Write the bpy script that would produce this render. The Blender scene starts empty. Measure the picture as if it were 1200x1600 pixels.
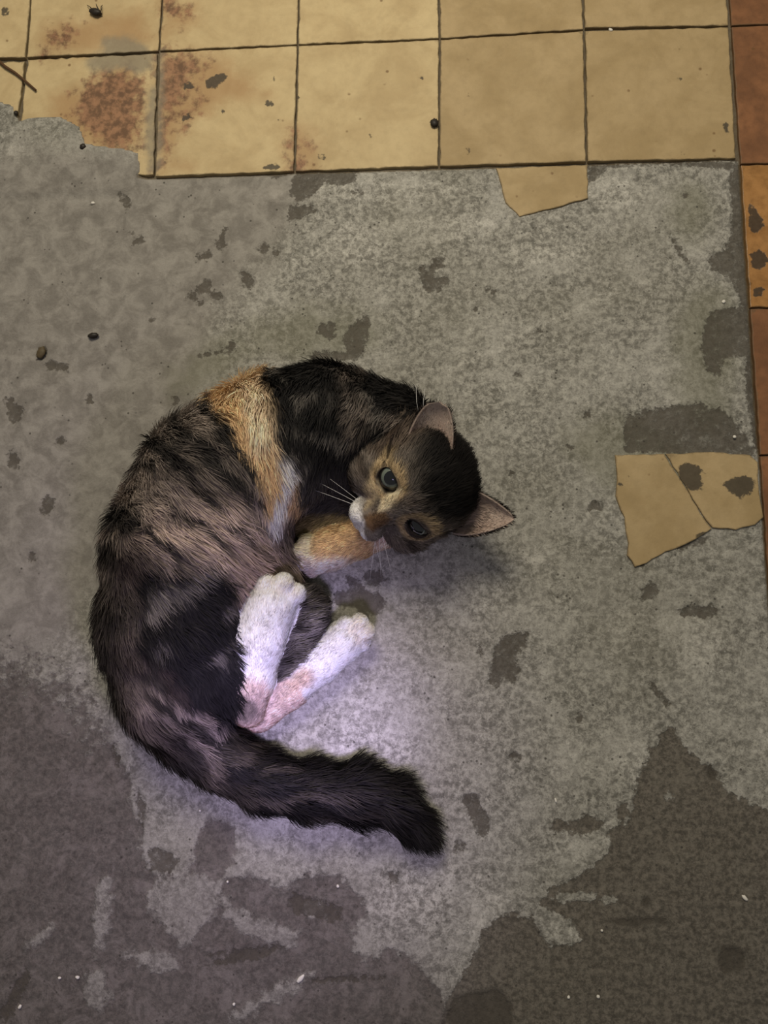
import bpy, math
import numpy as np
from mathutils import Matrix, Vector

rng = np.random.default_rng(7)
scene = bpy.context.scene
COL = scene.collection

# ---------------------------------------------------------------- camera
CAM = np.array([0.29736, -0.41151, 0.48439])
RX, RY, RZ = 0.152685, 0.066122, 0.008824
def _rot(rx, ry, rz):
    cx, sx, cy, sy, cz, sz = math.cos(rx), math.sin(rx), math.cos(ry), math.sin(ry), math.cos(rz), math.sin(rz)
    return (np.array([[cz,-sz,0],[sz,cz,0],[0,0,1]]) @ np.array([[cy,0,sy],[0,1,0],[-sy,0,cy]])
            @ np.array([[1,0,0],[0,cx,-sx],[0,sx,cx]]))
R = _rot(RX, RY, RZ)
FPX = 1200.0
cam_data = bpy.data.cameras.new('camera')
cam_data.sensor_fit = 'HORIZONTAL'; cam_data.sensor_width = 36.0; cam_data.lens = 36.0
cam_data.clip_start = 0.01
cam = bpy.data.objects.new('camera', cam_data); COL.objects.link(cam)
cam.matrix_world = Matrix(((*R[0], CAM[0]), (*R[1], CAM[1]), (*R[2], CAM[2]), (0, 0, 0, 1)))
scene.camera = cam

def P(px, py, z=0.0):
    """world point at height z (metres) seen at photo pixel px, py"""
    d = R @ np.array([(px-600)/FPX, -(py-800)/FPX, -1.0])
    return CAM + d * ((z-CAM[2]) / d[2])
def PX(p):
    """photo pixel of world points (N,3)"""
    c = (p - CAM) @ R
    return np.stack([600+FPX*c[:,0]/-c[:,2], 800-FPX*c[:,1]/-c[:,2]], 1)

# ---------------------------------------------------------------- world, lights, exposure
world = bpy.data.worlds.new('world'); scene.world = world; world.use_nodes = True
bg = world.node_tree.nodes['Background']
bg.inputs[0].default_value = (0.92, 0.90, 0.90, 1); bg.inputs[1].default_value = 0.185

def light(name, kind, loc, target, energy, color, **kw):
    d = bpy.data.lights.new(name, kind); d.energy = energy; d.color = color
    for k, v in kw.items(): setattr(d, k, v)
    o = bpy.data.objects.new(name, d); COL.objects.link(o)
    o.location = loc
    o.rotation_euler = (Vector(target)-Vector(loc)).to_track_quat('-Z', 'Y').to_euler()
    return o
# the room's warm ceiling lamp, beyond the top of the picture
light('warm_room_lamp', 'AREA', (0.20, 0.19, 0.80), (0.28, -0.22, 0), 5.2, (1.0, 0.91, 0.73), shape='DISK', size=0.4)
# a cool torch held low on the viewer's side
_t = P(520, 1120); _l = P(520, 1640, 0.27)
light('cool_torch_spill', 'SPOT', tuple(_l), tuple(P(300, 1200)), 1.55, (0.68, 0.57, 1.0), spot_size=math.radians(96), spot_blend=1.0, shadow_soft_size=0.028)
light('cool_torch_beam', 'SPOT', tuple(_l), tuple(P(470, 1105)), 2.9, (0.62, 0.54, 1.0), spot_size=math.radians(38), spot_blend=1.0, shadow_soft_size=0.02)

vs = scene.view_settings
vs.view_transform = 'Standard'; vs.look = 'None'; vs.exposure = 0.13; vs.gamma = 1.0; vs.use_curve_mapping = False

# ---------------------------------------------------------------- helpers
def lin(r, g, b):
    f = lambda c: (c/255/12.92) if c/255 <= 0.04045 else ((c/255+0.055)/1.055)**2.4
    return np.array([f(r), f(g), f(b)])

def _hash(ix, iy, iz, seed):
    n = (ix.astype(np.int64)*374761393 + iy.astype(np.int64)*668265263 + iz.astype(np.int64)*2147483647 + seed*1274126177) & 0xffffffff
    n = ((n ^ (n >> 13)) * 1274126177) & 0xffffffff
    n = (n ^ (n >> 16)) & 0xffffff
    return n / float(0xffffff)
def noise3(p, freq, seed=0):
    q = np.asarray(p, float)*freq + 1000.0
    i = np.floor(q); f = q - i; f = f*f*(3-2*f); i = i.astype(np.int64)
    out = 0
    for dx in (0, 1):
        wx = f[:,0] if dx else 1-f[:,0]
        for dy in (0, 1):
            wy = f[:,1] if dy else 1-f[:,1]
            for dz in (0, 1):
                wz = f[:,2] if dz else 1-f[:,2]
                out = out + wx*wy*wz*_hash(i[:,0]+dx, i[:,1]+dy, i[:,2]+dz, seed)
    return out
def sstep(a, b, x):
    t = np.clip((x-a)/(b-a), 0, 1); return t*t*(3-2*t)

def poly_sdf(pts, poly):
    """signed distance, positive inside; pts (N,2), poly (M,2)"""
    poly = np.asarray(poly, float); d = np.full(len(pts), 1e18); ins = np.zeros(len(pts), bool)
    for k in range(len(poly)):
        a = poly[k]; b = poly[(k+1) % len(poly)]
        ab = b-a; ap = pts-a
        t = np.clip((ap@ab)/max(ab@ab, 1e-18), 0, 1)
        d = np.minimum(d, ((ap-t[:,None]*ab)**2).sum(1))
        c = (a[1] > pts[:,1]) != (b[1] > pts[:,1])
        if ab[1] != 0: ins ^= c & (pts[:,0] < (b[0]-a[0])*(pts[:,1]-a[1])/(b[1]-a[1])+a[0])
    d = np.sqrt(d)
    return np.where(ins, d, -d)
def floorpoly(pp): return [P(x, y)[:2] for x, y in pp]
def ell(cx, cy, rx, ry, deg=0, n=14, jag=0.0, seed=1):
    r = np.random.default_rng(seed); out = []
    for k in range(n):
        a = 2*math.pi*k/n; s = 1+jag*(r.random()-0.5)*2
        x, y = rx*s*math.cos(a), ry*s*math.sin(a); c, q = math.cos(math.radians(deg)), math.sin(math.radians(deg))
        out.append((cx+x*c-y*q, cy+x*q+y*c))
    return out
def union(pts, polys, sub=()):
    d = np.full(len(pts), -0.2)
    for q in polys: d = np.maximum(d, poly_sdf(pts, floorpoly(q)))
    for q in sub: d = np.minimum(d, -poly_sdf(pts, floorpoly(q)))
    return d

def new_mesh(name, verts, faces, mat=None, parent=None, smooth=False):
    me = bpy.data.meshes.new(name)
    me.from_pydata([tuple(map(float, v)) for v in verts], [], [tuple(int(i) for i in f) for f in faces])
    me.update()
    if smooth: me.polygons.foreach_set('use_smooth', [True]*len(me.polygons))
    if mat: me.materials.append(mat)
    o = bpy.data.objects.new(name, me); COL.objects.link(o)
    if parent: o.parent = parent
    return o
def np_mesh(name, v, loops, starts, totals, mat, smooth=True):
    me = bpy.data.meshes.new(name)
    me.vertices.add(len(v)); me.vertices.foreach_set('co', np.ascontiguousarray(v, np.float32).ravel())
    me.loops.add(len(loops)); me.loops.foreach_set('vertex_index', np.ascontiguousarray(loops, np.int32))
    me.polygons.add(len(starts)); me.polygons.foreach_set('loop_start', np.ascontiguousarray(starts, np.int32))
    try: me.polygons.foreach_set('loop_total', np.ascontiguousarray(totals, np.int32))
    except Exception: pass
    me.update(calc_edges=True)
    if smooth: me.polygons.foreach_set('use_smooth', np.ones(len(starts), bool))
    if mat: me.materials.append(mat)
    return me
def fattr(me, name, vals):
    a = me.attributes.new(name, 'FLOAT', 'POINT'); a.data.foreach_set('value', np.ascontiguousarray(vals, np.float32))
def cattr(me, name, rgb):
    a = me.attributes.new(name, 'FLOAT_COLOR', 'POINT')
    c = np.ones((len(rgb), 4), np.float32); c[:,:3] = rgb; a.data.foreach_set('color', c.ravel())

class NT:
    """small node-tree builder"""
    def __init__(s, name):
        s.m = bpy.data.materials.new(name); s.m.use_nodes = True
        s.t = s.m.node_tree; s.b = s.t.nodes['Principled BSDF']
        s.pos = s.t.nodes.new('ShaderNodeNewGeometry').outputs['Position']
    def n(s, typ, ins=None, **props):
        k = s.t.nodes.new(typ)
        for a, v in props.items(): setattr(k, a, v)
        for a, v in (ins or {}).items():
            if hasattr(v, 'is_output') or isinstance(v, bpy.types.NodeSocket): s.t.links.new(v, k.inputs[a])
            else: k.inputs[a].default_value = v
        return k
    def noise(s, scale, detail=4, rough=0.6, dist=0.0, vec=None):
        return s.n('ShaderNodeTexNoise', {'Vector': vec or s.pos, 'Scale': scale, 'Detail': detail, 'Roughness': rough, 'Distortion': dist}).outputs['Fac']
    def math(s, op, a, b=0.0, c=0.0, clamp=False):
        return s.n('ShaderNodeMath', {0: a, 1: b, 2: c}, operation=op, use_clamp=clamp).outputs[0]
    def attr(s, name): return s.n('ShaderNodeAttribute', attribute_name=name).outputs['Fac']
    def mix(s, f, a, b, mode='MIX'):
        k = s.n('ShaderNodeMix', data_type='RGBA', blend_type=mode)
        for i, v in ((0, f), (6, a), (7, b)):
            if isinstance(v, bpy.types.NodeSocket): s.t.links.new(v, k.inputs[i])
            elif i == 0: k.inputs[0].default_value = v
            else: k.inputs[i].default_value = (*v, 1)
        return k.outputs[2]
    def ramp(s, f, lo, hi):
        return s.n('ShaderNodeMapRange', {0: f, 1: lo, 2: hi}, interpolation_type='SMOOTHSTEP').outputs[0]
    def mask(s, name, amp, width, scale=120, detail=5):
        """crisp ragged mask from a signed-distance attribute in metres"""
        v = s.math('ADD', s.attr(name), s.math('MULTIPLY', s.math('SUBTRACT', s.noise(scale, detail, 0.65), 0.5), amp))
        return s.ramp(v, -width, width)
    def set(s, **kw):
        for k, v in kw.items():
            k = k.replace('_', ' ')
            if isinstance(v, bpy.types.NodeSocket): s.t.links.new(v, s.b.inputs[k])
            else: s.b.inputs[k].default_value = v
        return s.m
    def bump(s, h, strength, dist):
        k = s.n('ShaderNodeBump', {'Height': h, 'Strength': strength, 'Distance': dist}); s.t.links.new(k.outputs[0], s.b.inputs['Normal'])

def flat_mat(name, rgb, rough=0.6, var=0.25, scale=900, spec=0.3):
    t = NT(name); c = lin(*rgb)
    t.set(Base_Color=t.mix(t.noise(scale), tuple(c*(1-var)), tuple(np.minimum(c*(1+var), 1))), Roughness=rough, Specular_IOR_Level=spec)
    return t.m

# ---------------------------------------------------------------- materials of the floor
def concrete_material():
    t = NT('worn_concrete')
    fine = t.noise(700, 3, 0.75); mid = t.noise(230, 8, 0.78, 0.3); big = t.noise(34, 5, 0.6, 0.6); huge = t.noise(9, 3, 0.5)
    base = t.mix(t.ramp(mid, 0.38, 0.64), tuple(lin(106, 103, 95)), tuple(lin(178, 174, 163)))
    base = t.mix(t.math('MULTIPLY', t.ramp(big, 0.42, 0.72), 0.55), base, tuple(lin(186, 182, 172)))
    base = t.mix(t.math('MULTIPLY', t.ramp(huge, 0.45, 0.70), 0.30), base, tuple(lin(118, 114, 98)))
    base = t.mix(t.math('MULTIPLY', t.ramp(fine, 0.52, 0.66), 0.45), base, tuple(lin(80, 77, 70)))
    base = t.mix(t.math('MULTIPLY', t.ramp(t.noise(480, 4, 0.7), 0.60, 0.68), 0.42), base, tuple(lin(200, 198, 190)))
    # smoother greyer cement skin near the tiles
    skin = t.mask('skin', 0.05, 0.02, 30)
    smooth_c = t.mix(t.ramp(t.noise(75, 6, 0.65, 0.5), 0.36, 0.66), tuple(lin(118, 112, 104)), tuple(lin(150, 144, 135)))
    base = t.mix(t.math('MULTIPLY', skin, 0.85), base, smooth_c)
    # bare scuffed light patches, and a paler patch by the hind feet
    pale = t.mask('pale', 0.016, 0.0030, 240, 8)
    base = t.mix(t.math('MULTIPLY', pale, 0.85), base, (1.24, 1.24, 1.25), 'MULTIPLY')
    # olive film, plus the olive shade around the kitten painted into the colour
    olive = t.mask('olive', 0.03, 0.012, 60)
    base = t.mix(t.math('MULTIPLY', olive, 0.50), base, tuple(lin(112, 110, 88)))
    # damp brown zones
    damp = t.mask('damp', 0.015, 0.0008, 190, 9)
    dampc = t.mix(t.ramp(t.noise(300, 8, 0.8), 0.40, 0.62), tuple(lin(70, 64, 55)), tuple(lin(118, 110, 98)))
    dampc = t.mix(t.math('MULTIPLY', t.ramp(t.noise(60, 9, 0.8, 0.6), 0.52, 0.62), 0.45), dampc, tuple(lin(128, 121, 108)))
    base = t.mix(t.math('MULTIPLY', damp, 0.93), base, dampc)
    dark_wash = t.mask('dark_wash', 0.06, 0.035, 40, 6)  # soft darker tone over the whole soil outline, islands included
    base = t.mix(t.math('MULTIPLY', dark_wash, 0.42), base, t.mix(t.ramp(t.noise(260, 8, 0.8), 0.38, 0.64), tuple(lin(92, 84, 82)), tuple(lin(132, 124, 120))))
    soil = t.mask('soil', 0.020, 0.0018, 150, 9)
    soilc = t.mix(t.ramp(t.noise(240, 8, 0.8, 0.4), 0.38, 0.64), tuple(lin(62, 56, 52)), tuple(lin(104, 95, 89)))
    soilc = t.mix(t.math('MULTIPLY', t.ramp(t.noise(52, 8, 0.75, 0.8), 0.50, 0.60), 0.55), soilc, tuple(lin(124, 115, 110)))
    soilc = t.mix(t.math('MULTIPLY', t.ramp(t.noise(70, 9, 0.8, 1.2), 0.56, 0.60), 0.6), soilc, tuple(lin(56, 49, 46)))
    base = t.mix(t.math('MULTIPLY', soil, 0.80), base, soilc)
    # small dark stains and holes, and shade by the paws put in as a spot
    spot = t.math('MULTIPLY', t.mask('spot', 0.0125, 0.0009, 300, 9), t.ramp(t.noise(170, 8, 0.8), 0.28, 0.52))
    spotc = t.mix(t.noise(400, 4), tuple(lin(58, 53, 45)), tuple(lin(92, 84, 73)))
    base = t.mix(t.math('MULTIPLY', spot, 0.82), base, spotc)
    speck = t.n('ShaderNodeTexVoronoi', {'Vector': t.pos, 'Scale': 210.0}, feature='F1').outputs['Distance']
    sel = t.ramp(t.noise(60, 3, 0.6), 0.52, 0.60)
    base = t.mix(t.math('MULTIPLY', t.math('SUBTRACT', 1.0, t.ramp(speck, 0.10, 0.20)), t.math('MULTIPLY', sel, 0.75)), base, tuple(lin(52, 48, 42)))
    # joint mortar under the tiles
    joint = t.mask('joint', 0.002, 0.0008, 300)
    base = t.mix(t.math('MULTIPLY', joint, 0.9), base, t.mix(t.noise(260, 5), tuple(lin(70, 58, 42)), tuple(lin(112, 98, 74))))
    t.set(Base_Color=base, Roughness=t.math('SUBTRACT', 0.82, t.math('MULTIPLY', damp, 0.22)), Specular_IOR_Level=0.35)
    h = t.math('ADD', t.math('MULTIPLY', mid, 0.7), t.math('MULTIPLY', fine, 0.35))
    h = t.math('SUBTRACT', h, t.math('ADD', t.math('MULTIPLY', damp, 0.45), t.math('ADD', t.math('MULTIPLY', spot, 0.4), t.math('MULTIPLY', soil, 0.5))))
    t.bump(h, 0.75, 0.0011)
    return t.m

def tile_material(name, c0, c1, grain, rough):
    t = NT(name)
    rnd = t.n('ShaderNodeObjectInfo').outputs['Random']
    big = t.noise(28, 5, 0.6, 0.5); mid = t.noise(150, 5, 0.65); fine = t.noise(1300, 2)
    base = t.mix(t.ramp(big, 0.32, 0.68), tuple(lin(*c0)), tuple(lin(*c1)))
    base = t.mix(t.math('MULTIPLY', t.ramp(mid, 0.35, 0.8), grain), base, tuple(lin(*c0)*0.55))
    base = t.mix(t.math('MULTIPLY', fine, 0.18), base, tuple(lin(*c0)*0.6))
    base = t.mix(t.math('MULTIPLY', rnd, 0.22), base, tuple(lin(*c0)*0.75))
    tan = t.mask('tan', 0.022, 0.010, 70)
    base = t.mix(t.math('MULTIPLY', tan, 0.62), base, tuple(lin(160, 122, 80)))
    rust = t.mask('rust', 0.060, 0.007, 110, 10)
    rustc = t.mix(t.ramp(t.noise(160, 6, 0.7), 0.38, 0.62), tuple(lin(82, 52, 38)), tuple(lin(150, 108, 80)))
    base = t.mix(t.math('MULTIPLY', rust, 0.82), base, rustc)
    cem = t.mask('cement', 0.012, 0.004, 110, 6)
    base = t.mix(t.math('MULTIPLY', cem, 0.8), base, t.mix(t.noise(200, 5), tuple(lin(116, 106, 88)), tuple(lin(150, 140, 118))))
    spot = t.mask('spot', 0.0058, 0.0005, 330, 6)
    base = t.mix(t.math('MULTIPLY', spot, 0.88), base, t.mix(t.noise(350, 4), tuple(lin(34, 31, 26)), tuple(lin(74, 67, 56))))
    fl = t.n('ShaderNodeTexVoronoi', {'Vector': t.pos, 'Scale': 95.0}).outputs['Distance']
    sel = t.ramp(t.noise(40, 3), 0.53, 0.60)
    base = t.mix(t.math('MULTIPLY', t.math('SUBTRACT', 1.0, t.ramp(fl, 0.06, 0.15)), t.math('MULTIPLY', sel, 0.7)), base, tuple(lin(104, 74, 40)))
    edge = t.ramp(t.math('ADD', t.attr('edge'), t.math('MULTIPLY', t.math('SUBTRACT', t.noise(240, 6, 0.7), 0.5), 0.003)), 0.0010, 0.0001)
    base = t.mix(t.math('MULTIPLY', edge, 0.5), base, tuple(lin(92, 78, 54)))
    t.set(Base_Color=base, Roughness=rough, Specular_IOR_Level=0.3)
    t.bump(t.math('SUBTRACT', t.math('ADD', mid, t.math('MULTIPLY', fine, 0.3)), t.math('MULTIPLY', spot, 0.6)), 0.35, 0.0006)
    return t.m

MAT_CONC = concrete_material()
MAT_YEL = tile_material('ochre_cement_tile', (188, 164, 120), (210, 188, 142), 0.26, 0.62)
MAT_DUL = tile_material('dull_ochre_cement_tile', (166, 142, 100), (186, 162, 120), 0.26, 0.62)
MAT_ORG = tile_material('orange_clay_tile', (122, 82, 51), (150, 102, 65), 0.6, 0.55)
MAT_ORY = tile_material('amber_clay_tile', (150, 106, 56), (182, 134, 80), 0.6, 0.35)

# ---------------------------------------------------------------- stain and painted-shade shapes (floor outlines)
DAMP = [
 [(690,1600),(700,1560),(722,1530),(745,1490),(757,1452),(780,1432),(800,1424),(832,1436),(846,1462),(862,1478),(884,1477),(904,1474),(905,1458),(888,1436),(862,1424),
  (840,1412),(864,1388),(908,1366),(940,1346),(956,1318),(950,1300),(962,1290),(984,1286),(990,1250),(1000,1206),(1022,1164),(1044,1132),(1056,1138),(1064,1164),(1090,1186),
  (1120,1206),(1140,1240),(1168,1252),(1210,1270),(1700,1330),(1700,2600),(500,2600)],
 [(862,1290),(872,1280),(884,1288),(902,1284),(912,1270),(930,1276),(944,1288),(930,1300),(906,1306),(880,1300),(866,1302)],
 [(962,1262),(978,1254),(984,1268),(976,1282),(962,1278)],
]
DAMP_SUB = [[(868,1396),(900,1394),(950,1398),(964,1406),(950,1414),(930,1408),(890,1410),(862,1406)], ell(1048,1246,8,5,0,8)]
SOIL = [
 [(-900,900),(-100,1010),(40,1050),(120,1090),(160,1140),(190,1190),(205,1215),(202,1262),(224,1296),(216,1322),(238,1366),(285,1374),(300,1340),(312,1300),(330,1278),(366,1292),(372,1330),
  (352,1372),(400,1370),(440,1392),(478,1366),(530,1370),(562,1400),(572,1428),(560,1446),(548,1452),(552,1480),(572,1502),(610,1482),(640,1496),(668,1530),(700,1560),(690,1640),(500,2600),(-900,2600)],
]
SOIL_SUB = [
 [(206,1212),(250,1206),(300,1224),(312,1240),(300,1266),(312,1290),(306,1322),(282,1336),(248,1328),(224,1304),(206,1262)],
 [(226,1392),(262,1372),(306,1366),(346,1378),(346,1412),(322,1440),(300,1474),(282,1480),(254,1446),(234,1424)],
 [(152,1376),(170,1366),(176,1400),(170,1452),(152,1500),(146,1452)],
 [(340,1386),(372,1420),(420,1440),(468,1456),(462,1480),(420,1474),(372,1452),(350,1430)],
 [(134,1520),(160,1514),(172,1560),(150,1584),(132,1560)], ell(490,1418,18,16,0,9,0.3), ell(60,1465,30,8,-30,8,.3),
 ell(240,1500,60,14,8,10,.4,3), ell(420,1560,70,10,-30,10,.4,4),
]
SPOT = [
 [(652,418),(662,414),(668,424),(680,402),(694,404),(696,418),(680,420),(674,428),(684,432),(702,430),(702,442),(690,446),(684,442),(690,454),(676,458),(664,456),(660,440)],
 [(774,1010),(786,994),(806,990),(824,988),(822,1010),(806,1026),(812,1050),(806,1070),(790,1062),(772,1074),(762,1066),(768,1040)],
 [(724,1246),(738,1238),(748,1244),(752,1262),(764,1276),(762,1300),(752,1310),(744,1296),(734,1276),(722,1258)],
 [(744,1012),(750,1010),(756,1022),(750,1026)],
 [(536,522),(560,498),(580,494),(574,530),(568,556),(540,556)], ell(512,514,16,16,0,9,.3,2), ell(520,556,40,8,0,9,.3),
 [(974,652),(1010,640),(1060,634),(1096,628),(1110,640),(1126,636),(1150,660),(1170,690),(1184,710),(1100,712),(1040,708),(976,706)],
 [(1112,486),(1150,480),(1176,480),(1178,520),(1176,560),(1150,556),(1128,566),(1124,590),(1104,578),(1096,540),(1100,512)],
 [(1150,250),(1162,262),(1166,330),(1172,400),(1178,480),(1160,478),(1146,440),(1130,430),(1112,420),(1108,398),(1130,392),(1142,372),(1144,330),(1138,280)],
 [(1176,480),(1192,700),(1180,700),(1166,620),(1164,540)],
 [(918,256),(1146,250),(1148,266),(1100,262),(1040,256),(950,262),(930,282),(920,284)],
 [(1048,370),(1056,374),(1066,392),(1082,410),(1076,412),(1058,396)],
 [(460,268),(560,264),(556,284),(530,290),(506,286),(488,306),(466,316),(452,300)],
 [(410,262),(440,260),(460,268),(440,276),(424,278)],
 [(452,322),(488,320),(492,330),(470,342),(450,346)],
 [(1010,1062),(1024,1068),(1030,1080),(1050,1100),(1044,1106),(1026,1088)],
 ell(385,436,10,16,-10,8,.35,5), ell(346,380,8,11,0,8,.3,6), ell(350,362,5,8,30,7), ell(320,400,11,7,-20,8,.3,7), ell(322,446,10,13,30,11,.45,8), ell(338,462,9,8,0,9,.4), ell(300,462,8,9,0,7,.3),
 ell(314,472,6,5,0,7), ell(412,390,8,8,0,8,.35,9), ell(432,396,5,9,-20,7), ell(216,376,10,6,-25,7,.3), ell(205,363,3,3), ell(196,314,12,12,0,8,.5,11),
 ell(88,572,20,7,8,9,.3), ell(66,552,7,11,20), ell(360,544,7,13,25), ell(328,552,20,4,-10), ell(140,624,6,8), ell(20,640,14,18,0,8,.4,13), ell(74,790,10,14,0,8,.4,14),
 ell(743,483,6,4), ell(762,452,4,4), ell(771,458,4,4), ell(843,520,5,5), ell(809,584,5,5), ell(917,648,6,6,0,7,.4), ell(1072,304,5,6), ell(680,196,4,4),
 ell(560,935,34,24,30,13,.45,21), ell(590,905,20,12,0,9,.4,22), ell(614,1372,8,12,-15), ell(806,1182,9,6), ell(905,1120,6,8), ell(720,1325,16,8,20,9,.5,25),  # first patch paints the shade between the paws onto the floor
 ell(1018,925,12,18,20,9,.5,26), ell(1000,880,8,6), ell(1088,958,26,10,-12,10,.5,28), ell(1112,1205,12,14,0,9,.5,29), ell(1150,1500,20,28,15,9,.5,30), ell(990,1440,40,8,5,9,.6,31),
 ell(1010,1410,8,8), ell(760,1592,50,40,0,10,.3,32), ell(275,625,5,8), ell(560,300,10,4), ell(240,498,8,3,0,7), ell(800,740,4,4), ell(930,790,12,8,0,8,.5), ell(890,700,5,5), ell(1080,850,30,6,-14,9,.4),
 ell(250,1345,30,14,20,10,.4,35), ell(500,1420,50,16,10,11,.5,36), ell(180,1180,4,18,-10), ell(220,1260,6,26,-12,9,.4),
 ell(385,1490,60,10,-8,10,.5,38), ell(540,1530,60,4,-3,8,.4), ell(20,1560,10,50,30,9,.4), ell(20,720,10,14,0,8,.4), ell(95,690,7,7), ell(50,870,5,9), ell(1100,760,4,4),
]
PALE = [
 [(840,506),(900,480),(960,452),(1010,434),(1012,440),(962,462),(902,490),(842,512)],
 [(700,578),(740,556),(800,524),(840,506),(842,512),(800,532),(744,564),(704,584)],
 [(856,1226),(876,1180),(900,1136),(906,1138),(884,1186),(864,1230)], [(880,1206),(906,1150),(912,1152),(888,1210)],
 [(890,970),(898,930),(904,932),(898,972)], [(730,1168),(760,1140),(764,1146),(736,1174)],
 [(520,1170),(566,1090),(580,1130),(560,1180),(530,1190)], ell(1195,1160,16,24,0,9,.3), ell(520,295,40,18,10,10,.5,41), ell(432,304,16,9,20,9,.4,42),  # first outline makes the floor paler beside the lower hind foot
 [(970,660),(1010,636),(1070,620),(1090,608),(1096,618),(1060,632),(1010,642),(976,668)], [(640,500),(656,462),(662,466),(648,502)], [(716,556),(736,500),(742,502),(724,560)],
 ell(640,300,70,24,5,11,.5,43), ell(560,380,80,26,-10,11,.5,44), ell(960,300,40,24,10,10,.4,45), ell(700,360,60,20,0,11,.5,46), ell(850,400,60,18,-10,11,.5,47), ell(1000,1190,40,30,20,11,.4,48),
 ell(760,1420,30,50,10,11,.4,49), ell(900,1320,50,20,-20,11,.4,50), ell(590,1180,40,50,0,11,.4,51), ell(640,1400,60,50,0,11,.4,52), ell(1090,1010,60,30,30,11,.5,53), ell(30,240,20,10),
 [(860,1440),(900,1452),(908,1466),(880,1472),(858,1462),(846,1440)], ell(980,980,50,18,-60,11,.5,54), ell(800,900,60,20,-40,11,.5,55),
]
OLIVE = [ell(1080,330,34,44,0,10), ell(490,520,110,40,-4,12), ell(570,955,36,22,0,9), ell(1100,560,50,120,0,12), ell(1000,720,120,60,20,10), ell(330,570,80,30,-30,9)]  # ovals along the back and by the hind paw are painted shade
SKIN = [[(-900,200),(500,255),(460,330),(400,420),(330,520),(300,700),(200,900),(60,1020),(-900,1020)]]
RUST = [[(120,150),(160,110),(200,112),(226,128),(226,180),(214,232),(180,238),(150,214),(122,200)], [(78,56),(104,40),(120,44),(112,66),(90,74),(70,84)],
        [(246,80),(300,90),(330,96),(300,120),(290,150),(270,190),(258,230),(248,262),(244,180)], [(254,4),(300,14),(296,26),(262,30)], [(243,252),(262,236),(258,262),(246,268)],
        [(276,194),(300,170),(312,160),(304,184),(284,204)], ell(466,246,10,30,0,8,.3)]
TAN = [[(84,150),(130,140),(200,90),(230,160),(220,230),(120,236),(80,200)], [(246,80),(340,86),(420,150),(360,160),(300,190),(260,250),(300,262),(250,266)], [(70,40),(220,20),(240,70),(120,84),(64,76)],
       ell(470,240,26,40,0,9,.3), [(254,0),(310,10),(300,40),(256,60)], ell(1040,650,2,2)]
CEMENT = [[(134,92),(170,80),(210,80),(240,84),(238,108),(214,118),(200,108),(176,112),(140,112)], [(160,60),(190,56),(230,70),(238,90),(160,90)],
          [(232,140),(248,130),(246,270),(232,270),(228,200)], [(30,200),(70,190),(110,196),(120,230),(30,240)], [(246,80),(256,80),(252,260),(244,262)]]
TSPOT = [[(320,128),(336,118),(356,116),(358,124),(346,130),(338,140),(322,138)], ell(420,163,9,6,0,8,.3), ell(678,194,7,8), ell(503,247,6,6), ell(425,262,14,5,0), ell(110,30,2,2),
         ell(731,237,4,7,10), ell(731,149,5,3), ell(777,88,4,3), ell(657,122,4,5), ell(1062,123,4,4), ell(1134,200,4,10), ell(1065,239,4,4), ell(348,175,3,5,30), ell(580,212,5,4), ell(295,135,7,8,0,8,.4),
         [(1058,730),(1074,724),(1090,728),(1096,752),(1098,766),(1080,768),(1064,756)], [(1128,758),(1142,748),(1166,742),(1178,750),(1176,772),(1150,774),(1136,768)], ell(984,744,4,5), ell(968,758,4,4),
         ell(1105,742,3,3), ell(1158,778,4,3), ell(1095,836,10,4,-20), ell(466,155,3,3), ell(292,185,9,5,-30,8,.4),
         [(1168,322),(1178,318),(1186,340),(1196,352),(1182,366),(1168,360),(1170,340)], [(1170,400),(1184,390),(1198,400),(1200,410),(1188,424),(1174,418)], [(1176,456),(1184,446),(1194,452),(1188,466),(1178,466)],
         ell(62,110,3,3), ell(9,20,6,8), ell(430,125,4,4), ell(438,188,4,3)]

# ---------------------------------------------------------------- the setting: concrete slab
ext = lambda lo, hi, step, far: np.concatenate([lo-np.array([far, far*.62, far*.36, far*.2, far*.1, far*.045, far*.018]), np.arange(lo, hi, step), hi+np.array([0, far*.018, far*.045, far*.1, far*.2, far*.36, far*.62, far])])
gx = ext(-0.03, 0.57, 0.0020, 0.9); gy = ext(-0.74, 0.07, 0.0020, 0.9)
gx = np.append(gx[gx < 0.895], 0.895); gy = np.append(gy[gy < 0.399], 0.399)
GX, GY = np.meshgrid(gx, gy); fp = np.stack([GX.ravel(), GY.ravel()], 1)
nx, ny = len(gx), len(gy)
# zone where the tile bed lies: the upper tile band and the orange border
bed = np.maximum(np.where(fp[:,0] < 0.5, fp[:,1]+0.1000, -1), fp[:,0]-0.4990)
smear = poly_sdf(fp, floorpoly([(-900,176),(-60,172),(0,160),(20,166),(30,190),(60,184),(95,184),(124,200),(134,226),(156,230),(192,234),(216,240),(220,268),(200,300),(-900,330)]))
bed = np.minimum(bed, -smear)
fz = -0.0016*sstep(-0.0004, 0.0006, bed) + 0.0022*sstep(-0.005, 0.003, smear)
f3 = np.stack([fp[:,0], fp[:,1], np.zeros(len(fp))], 1)
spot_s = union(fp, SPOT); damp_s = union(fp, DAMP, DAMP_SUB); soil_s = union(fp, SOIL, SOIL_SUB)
_fx = PX(f3); soil_s = soil_s*(1-0.86*sstep(215, 130, _fx[:,0])*sstep(1330, 1200, _fx[:,1]))
fz = fz - 0.0007*sstep(-0.001, 0.001, spot_s) - 0.0004*sstep(-0.002, 0.002, damp_s) - 0.0005*sstep(-0.002, 0.003, soil_s)
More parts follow.
